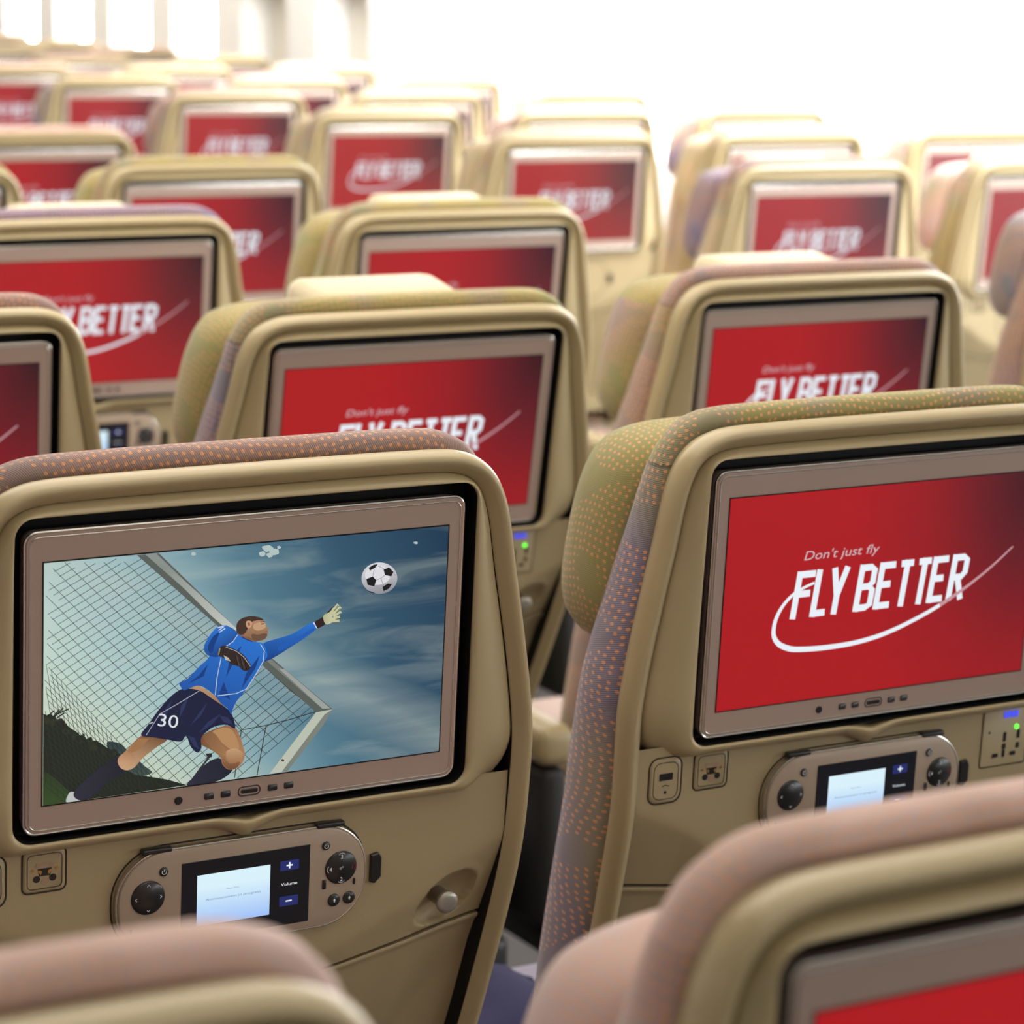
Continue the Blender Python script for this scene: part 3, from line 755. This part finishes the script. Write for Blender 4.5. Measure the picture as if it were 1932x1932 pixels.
    for a, b in (((1325, 450), (1357, 413)), ((1332, 458), (1368, 424)), ((1334, 468), (1370, 446)), ((1332, 478), (1364, 468)), ((1325, 488), (1362, 486))): line([a, b], 12, (.56, .56, .34)); line([(a[0]+4, a[1]+7), (b[0]-2, b[1]+6)], 2.5, (.10, .10, .05))
    poly([(1300, 458), (1330, 425), (1338, 420), (1322, 445)], (.02, .02, .02), smooth=False)
    poly([(832, 606), (856, 598), (900, 615), (938, 640), (962, 672), (970, 690), (955, 710), (935, 708), (915, 690), (885, 682), (862, 662), (845, 650), (826, 640)], (.030, .018, .016))
    for a in ([(900, 640), (912, 690)], [(922, 650), (935, 705)], [(942, 665), (952, 708)]): line(a, 3, (.006, .004, .004))
    for a in ([(905, 640), (918, 688)], [(928, 656), (942, 700)]): line(a, 6, (.075, .05, .045))
    line([(858, 604), (905, 622), (938, 648), (968, 690)], 3, (.45, .42, .36)); line([(832, 608), (826, 640)], 5, (.35, .30, .12))
    poly([(848, 640), (870, 652), (880, 668), (858, 662)], (.50, .50, .40))
    # head
    poly([(912, 548), (935, 540), (985, 572), (1000, 580), (985, 580), (945, 565)], (.22, .10, .045), smooth=False)
    poly([(908, 520), (912, 492), (935, 474), (970, 467), (1008, 472), (1030, 488), (1034, 502), (1042, 516), (1050, 522), (1044, 532), (1046, 542), (1040, 552), (1034, 566), (1010, 574), (985, 576), (968, 560), (940, 556), (916, 540)], (.46, .26, .15), c2=(.24, .12, .06), dirn=(0, 1))
    poly([(905, 528), (908, 496), (932, 474), (970, 466), (1008, 471), (1026, 484), (1000, 484), (975, 490), (966, 500), (958, 516), (940, 545), (922, 548), (908, 540)], (.055, .030, .020))
    poly([(985, 500), (1020, 492), (1036, 504), (1030, 520), (1000, 530), (980, 520)], (.56, .33, .19))
    poly([(975, 545), (1000, 548), (1030, 542), (1042, 548), (1034, 566), (1010, 575), (985, 574), (972, 560)], (.15, .080, .045))
    poly([(948, 490), (962, 485), (974, 494), (970, 512), (958, 520), (948, 508)], (.60, .33, .19)); poly([(954, 495), (964, 494), (966, 506), (958, 510)], (.25, .10, .05))
    line([(1012, 492), (1030, 490)], 4, (.04, .02, .012)); line([(1016, 501), (1028, 499)], 4, (.05, .03, .02)); line([(1030, 536), (1044, 534)], 3.5, (.28, .07, .05))
    # ball
    poly([(1538+79*math.cos(a), 296+70*math.sin(a)) for a in [k*math.pi/12 for k in range(24)]], (.72, .72, .76), c2=(.26, .26, .29), dirn=(.2, 1))
    poly([(1530+56*math.cos(a), 282+44*math.sin(a)) for a in [k*math.pi/8 for k in range(16)]], (.74, .74, .77))
    BK_ = (.008, .008, .010)
    for P_ in ([(1480, 300), (1508, 288), (1524, 305), (1515, 332), (1486, 326)], [(1556, 258), (1580, 248), (1600, 268), (1590, 288), (1562, 282)], [(1490, 250), (1512, 236), (1530, 234), (1518, 250), (1496, 262)],
               [(1552, 335), (1575, 320), (1594, 322), (1580, 342), (1556, 354)], [(1488, 352), (1504, 356), (1522, 364), (1508, 362), (1494, 358)]): poly(P_, BK_, smooth=False)
    same_layer_lines([[(1524, 305), (1545, 296), (1562, 282)], [(1545, 296), (1556, 330)], [(1508, 288), (1515, 256)], [(1530, 240), (1560, 256)], [(1515, 332), (1550, 345)], [(1600, 275), (1612, 285)]], 2.5, (.30, .30, .32))
    return mb.build('display', [M_SKY, M_PICT, M_BLACK], BK, smooth=False)
ME_MATCH = match_display()

# ------------------------------------------------------------------ handset (own frame: x sideways, y depth, z up)
def handset_parts():
    S = {}
    mb = MB(); o = rrect(.0865, .0345, .0325, 10)
    mb.strip([[(x*s, y, z*s) for x, z in o] for y, s in ((-.0002, .985), (-.0010, 1), (-.004, 1), (-.0065, .985), (-.0072, .955))], cap1=True)
    S['body'] = mb.build('handset_body', M_HAND)
    mb = MB(); loop_tube(mb, rrect(.0866, .0346, .0325, 10), .0008, -.0050); S['edge_trim'] = mb.build('edge_trim', M_SILVER)
    Y = -.0073
    mb = MB(); plate(mb, [(.0450, .0245), (-.0440, .0245), (-.0440, -.0285), (.0450, -.0285)], Y+.002, Y-.0004, .0002)
    S['screen_glass'] = mb.build('screen_glass', M_HDARK)
    mb = MB(); y = Y-.0005
    o = [(.0170, .0150), (-.0335, .0150), (-.0335, -.0195), (.0170, -.0195)]
    mb.face([(x, y, z) for x, z in o], 0, uv=[((x+.0335)/.0505, (z+.0195)/.0345) for x, z in o])
    for z in (.0125, -.0120): add_polys(mb, [rrect(.0066, .0034, .0004, 2, .0305, z)], y, 1)
    add_polys(mb, [rrect(.0022, .0005, .0002, 2, .0305, .0125)], y-.0001, 2); add_polys(mb, [rrect(.0005, .0022, .0002, 2, .0305, .0125)], y-.0001, 2)
    add_polys(mb, [rrect(.0022, .0005, .0002, 2, .0305, -.0120)], y-.0001, 2)
    add_polys(mb, text_polys('Volume', .0021, .0305, -.0012, width=.0115, align='CENTER'), y-.0001, 2)
    add_polys(mb, text_polys('Please Wait...', .0010, -.0085, .0028, width=.0095, align='CENTER'), y-.0001, 3)
    add_polys(mb, text_polys('Announcement in progress', .0017, -.0085, -.0030, width=.0380, align='CENTER'), y-.0001, 3)
    S['handset_display'] = mb.build('handset_display', [M_HSCR, M_HBLUE, M_WHITE, M_HTXT], smooth=False)
    for nm, x, ch in (('direction_pad', -.0665, None), ('number_pad', .0675, 1)):
        mb = MB(); plate(mb, circle(.0113, 36, x, .0052), Y+.002, Y-.0012, .0008)
        yy = Y-.0013
        for k in range(4):
            a = k*math.pi/2; c = (x+.0078*math.cos(a), .0052+.0078*math.sin(a))
            if ch:
                add_polys(mb, text_polys('1342'[k], .0028, c[0], c[1]-.0014, align='CENTER'), yy, 2 if k == 0 else 1)
                add_polys(mb, stroke([(c[0]+.0025*math.cos(t), c[1]+.0025*math.sin(t)) for t in [a-1+j*.25 for j in range(9)]], .0003), yy, 2 if k == 0 else 1)
            else: add_polys(mb, stroke([(c[0]+.0012*math.cos(a+s)*(1 if s == 0 else -.2)+.0012*(0 if s == 0 else 1)*math.cos(a+s), c[1]+.0012*math.sin(a+s)*(1 if s == 0 else .8)) for s in (-1.57, 0, 1.57)], .0004), yy, 1)
        if ch: add_polys(mb, text_polys('o*', .0022, x, .0042, align='CENTER'), yy, 1)
        S[nm] = mb.build(nm, [M_BTN, M_INK, M_REDINK], sharp=60)
    S['_b'] = []
    for x, z, r in ((.0563, .0218, .0029), (-.0562, .0212, .0030), (.0632, -.0170, .0043), (.0740, -.0168, .0043)):
        mb = MB(); plate(mb, circle(r, 20, x, z), Y+.001, Y-.0010, .0005)
        if z > 0: add_polys(mb, stroke([(x+r*.5*math.cos(t), z+r*.5*math.sin(t)) for t in [2.2+j*.45 for j in range(11)]], .0004), Y-.0011, 1); add_polys(mb, stroke([(x, z), (x, z+r*.6)], .0004), Y-.0011, 1)
        else: add_polys(mb, [[(x-.0010, z), (x+.0010, z), (x, z+.0014)], [(x-.0004, z), (x-.0004, z-.0012), (x+.0004, z-.0012), (x+.0004, z)]], Y-.0011, 1)
        S['_b'].append(('round_button', mb.build('round_button', [M_BTN, M_INK], sharp=60)))
    for x, z, a, b in ((.0558, -.0050, .0013, .0032), (.0775, -.0058, .0007, .0022), (-.0775, -.0165, .0006, .0026)):
        mb = MB(); plate(mb, rrect(a, b, .0004, 3, x, z), Y+.001, Y-.0008, .0003); S['_b'].append(('side_key', mb.build('side_key', M_BTN)))
    for s in (-1, 1): S['_b'].append(('shoulder_button', rbox_mesh('shoulder_button', (s*.0600, -.0040, .0350), (.020, .006, .0035), .0012, M_BTN)))
    return S
HS = handset_parts()
def handset(seatloc, dang, label):
    e = D.objects.new('remote_handset', None); COL.objects.link(e); e.empty_display_size = .05
    p = BK(0, PD, -.1530)
    M = Matrix.Translation(Vector(seatloc)+Vector((0, 0, PIV))) @ Matrix.Rotation(-dang, 4, 'X') @ Matrix.Translation(p) @ Matrix.Rotation(-T0, 4, 'X')
    e.matrix_world = M
    tag(e, label, 'remote control', 'handsets docked in the seat backs')
    for k in ('body', 'edge_trim', 'screen_glass', 'direction_pad', 'number_pad'): 
        o = link(k, HS[k], e)
        if k == 'screen_glass': link('handset_display', HS['handset_display'], o)
    for n, me in HS['_b']: link(n, me, e)
    return e

# ------------------------------------------------------------------ seats
S_, P_, X0, YS, BX, BYY = .49112, .7942, .65962, 1.48495, .48966, -.24825
SCOMBO = [('mauve', 'mauve', 'purple'), ('olive', 'purple', 'olive'), ('pink', 'brown', 'olive'), ('olive', 'olive', 'brown'), ('purple', 'mauve', 'slate')]
def seat(c, r, label, group, top='olive', side='purple', alt='olive', head='olive', ang=-.01, dz=0, cover=True, hz=-.006, picture=False, power=False, usb=True, right_arm=False):
    x = X0+c*S_+(BX if c >= 3 else 0); y = YS+r*P_+(BYY if c >= 3 else 0)
    e = D.objects.new('airline_seat', None); COL.objects.link(e); e.location = (x, y, dz); e.empty_display_size = .2
    tag(e, label, 'airline seat', group)
    def bk(name, me, parent=None, label=None):
        o = link(name, me, parent or e, label)
        if parent is None: o.location = (0, 0, PIV); o.rotation_euler = (-ang, 0, 0)
        return o
    def setm(o, m): o.material_slots[0].link = 'OBJECT'; o.material_slots[0].material = m
    fab = fabric(top, side, alt); hfab = fabric(head, head, top)
    bk('back_shell', ME_RIM)
    h = bk('screen_housing', ME_HOUSE); bk('screen_recess', ME_RECESS, h); bk('recess_shade_wall', ME_RWALL, h)
    m = bk('monitor', ME_MON)
    bk('display', ME_MATCH if picture else ME_RED, m, 'screen showing a goalkeeper in blue diving for a football' if picture else 'lit red screen with white slogan')
    bk('trim_ring', ME_TRIM, m); bk('camera_lens', ME_LENS, m); bk('slot_button', ME_SLOT, m); bk('slot_ring', ME_SLOTR, m)
    for b in ME_BB: bk('control_button', b, m)
    lp = bk('lower_panel', ME_PANEL); bk('handset_dock', ME_DOCK, lp)
    bk('coat_hook', ME_KNOB, None, 'grey metal coat hook knob')
    bk('release_latch', ME_LATCH)
    s = bk('headphone_socket', ME_SOCK); bk('socket_gap', ME_SRING, s); bk('socket_contacts', ME_PINS, s)
    if usb: s = bk('charging_port', ME_USB); bk('port_gap', ME_USBR, s); bk('port_slot', ME_USBS, s)
    if power: s = bk('power_outlet', ME_POW); bk('outlet_gap', ME_POWR, s); bk('outlet_holes', ME_POWH, s); bk('blue_light', ME_LEDB, s); bk('green_light', ME_LEDG, s)
    t = bk('tray_table', ME_TRAY); bk('tray_latch_outline', ME_TLATCH, t)
    setm(bk('backrest_cushion', ME_CUSH), fab); hd = bk('headrest', ME_HEAD); setm(hd, hfab)
    hd.location = (0, -hz*math.sin(T0), PIV+hz)
    if cover: bk('headrest_cover', ME_COVER)
    setm(link('seat_cushion', ME_SEAT, e), fab)
    a = link('armrest', ME_ARM, e); link('armrest_support', ME_ARMS, a)
    if right_arm: a = link('armrest', ME_ARMR, e); link('armrest_support', ME_ARMSR, a)
    link('seat_frame', ME_FRAME, e)
    for l in ME_LEGS: link('leg', l, e)
    return (x, y, dz)

GC = 'seats of the left-hand block'; GW = 'seats of the right-hand block by the windows'
A = seat(0, 0, 'tan seat in sharp focus whose screen shows a blue-shirted goalkeeper and football', GC, 'mauve', 'mauve', 'brown', 'mauve', .0134, cover=False, picture=True)
B = seat(1, 0, 'olive and purple dotted seat with full red screen slogan, right of the goalkeeper screen', GC, 'olive', 'purple', 'olive', 'olive', .0161, cover=False, power=True, right_arm=True)
seat(0, -1, 'large out-of-focus pink fabric seat cropped by bottom right corner', GC, 'pink', 'pink', 'mauve', 'pink', .0349, cover=False, hz=-.042, right_arm=True)
seat(-1, -1, 'blurred seat top cropped by bottom left corner, covering part of the handset', GC, 'pink', 'pink', 'purple', 'pink', -.01, dz=.008, cover=False, hz=-.05)
seat(0, 1, 'seat cut by left edge just behind the goalkeeper-screen seat, mauve top', GC, 'mauve', 'mauve', 'brown', 'mauve', -.0154)
seat(1, 1, 'reclined seat directly above the goalkeeper screen, olive top and purple side strip', GC, 'olive', 'purple', 'slate', 'olive', -.0994, dz=-.008, power=True)
C2 = seat(2, 1, 'pink-topped seat with olive headrest above the full red slogan screen', GC, 'mauve', 'brown', 'olive', 'olive', -.042, right_arm=True)
J = seat(1, 2, 'seat at left with bright red BETTER screen and purple-grey top', GC, 'purple', 'mauve', 'slate', 'purple', -.024)
seat(2, 2, 'all-olive seat showing only the upper strip of its red screen, centre of photo', GC, 'olive', 'olive', 'brown', 'olive', -.0564, right_arm=True)
seat(1, 3, 'seat corner peeping at left edge above the purple-grey topped seat', GC, 'olive', 'olive', 'brown', 'olive', -.02, cover=False)
seat(2, 3, 'olive-rimmed seat behind the bright BETTER screen, slogan half hidden', GC, 'olive', 'olive', 'brown', 'olive', -.02, cover=False, right_arm=True)
seat(2, 4, 'small seat at left edge, third seat up beyond the bright BETTER screen', GC, 'pink', 'mauve', 'brown', 'pink', -.03, cover=False, right_arm=True)
seat(3, 2, 'seat at right edge showing dark brown headrest wing and armrest', GW, 'brown', 'brown', 'purple', 'slate', -.02, cover=False, right_arm=False)
seat(3, 3, 'seat with purplish red screen, right of centre, lilac headrest behind it', GW, 'mauve', 'beige', 'brown', 'purple', -.0225)
seat(3, 4, 'seat with red screen beside the bright aisle, white aisle armrest below it', GW, 'beige', 'beige', 'brown', 'beige', -.0095, cover=False)
seat(3, 5, 'seat with fully visible crimson slogan screen near top centre', GW, 'beige', 'beige', 'purple', 'beige', -.0185, cover=False)
seat(3, 6, 'small seat left of the fully visible crimson slogan screen', GW, 'pink', 'beige', 'purple', 'mauve', .0088, cover=False)
seat(3, 7, 'small seat at upper left with beige headrest cover above a red screen', GW, 'beige', 'beige', 'purple', 'purple', .0261)
seat(3, 8, 'farthest upper-left seat with a lit red screen, cut by left edge', GW, 'pink', 'mauve', 'purple', 'purple', 0, cover=False)
seat(4, 3, 'window-block seat at right edge with pink and olive headrest layers', GW, 'beige', 'olive', 'pink', 'pink', -.01)
seat(4, 4, 'pale seat just beyond the purplish red screen seat, orange-beige headrest', GW, 'beige', 'beige', 'olive', 'beige', -.02, cover=False)
ORD = {5: 'first', 6: 'second', 7: 'third', 8: 'fourth', 9: 'fifth', 10: 'sixth', 11: 'seventh', 12: 'eighth', 13: 'ninth'}
tops = ['beige', 'pink', 'beige', 'mauve', 'beige', 'pink']
for r in range(5, 11):
    nm = {5: 'pale overexposed middle seat directly behind the red screen beside the aisle', 6: 'washed-out middle seat behind the fully visible crimson screen, violet sliver of display',
          7: 'washed-out middle seat just behind the small seat left of the crimson screen'}.get(r, 'hazy middle seat of the window block, %s one past the crimson-screen row' % ORD.get(r-1))
    seat(4, r, nm, GW, tops[r % 6], 'beige', 'purple', 'pink' if r % 2 else 'beige', .01 if r == 6 else -.012*(r % 3), cover=r in (6,))
for r in range(4, 13):
    nm = {4: 'bright white-lit window seat at right edge, light blue rim', 5: 'white-lit window seat with dark lilac headrest, right of top centre', 6: 'white-lit window seat with brown headrest corner at top centre'}.get(r, 'overexposed window seat against the bright sidewall, %s one past the brown headrest corner' % ORD.get(r-2))
    seat(5, r, nm, GW, 'beige' if r % 2 else 'pink', 'beige', 'purple', ('purple' if r == 5 else 'brown'), -.006*(r % 4), cover=False, right_arm=True)

handset(A, .0134, 'handset lit with an announcement under the goalkeeper screen')
handset(B, .0161, 'handset below the full red slogan screen, partly behind the pink seat')
handset(J, -.024, 'sliver of a handset glowing blue at left, below the bright BETTER screen')

# ------------------------------------------------------------------ loose things seen between the seats
M_BAG = mat('grey_plastic_wrap', (.07, .075, .09), .2, coat=.6)
M_BLUE = mat('dark_blue_blanket', (.006, .004, .04), .9)
M_PILLOW = mat('white_pillow_fabric', (.75, .74, .70), .9)
def crumple(name, loc, s, m, rough=.15, rot=0, seg=4):
    bm = bmesh.new(); bmesh.ops.create_cube(bm, size=1); bmesh.ops.subdivide_edges(bm, edges=bm.edges[:], cuts=9, use_grid_fill=True)
    for v in bm.verts:
        p = v.co; q = max(abs(p.x), abs(p.y)); th = (1-(2*q)**4*.75)
        v.co = Vector((p.x*s[0]*(1+.04*math.sin(9*p.y)), p.y*s[1]*(1+.04*math.sin(11*p.x)), p.z*s[2]*max(.15, th)))
        v.co += Vector([random.uniform(-1, 1)*rough*s[2]*.4 for _ in range(3)])
    me = D.meshes.new(name); bm.to_mesh(me); bm.free(); me.materials.append(m)
    for p in me.polygons: p.use_smooth = True
    o = link(name, me); o.location = loc; o.rotation_euler = (0, 0, rot); return o
cx = X0
tag(crumple('wrapped_blanket', (cx+.03, YS+.37, .540), (.24, .20, .06), M_BAG, .5, .3), 'grey plastic-wrapped blanket on the seat seen in the dark gap at bottom centre', 'blanket')
tag(crumple('blanket', (cx+.365, YS+.36, .522), (.15, .18, .05), M_BLUE, .2, .1), 'dark blue blanket at the bottom of the gap beside the olive seat', 'blanket')
tag(crumple('pillow', (X0+S_*1+.02, YS+P_+.36, .545), (.26, .20, .09), M_PILLOW, .1, -.2), 'white pillow seen through the gap left of the olive headrest', 'pillow')
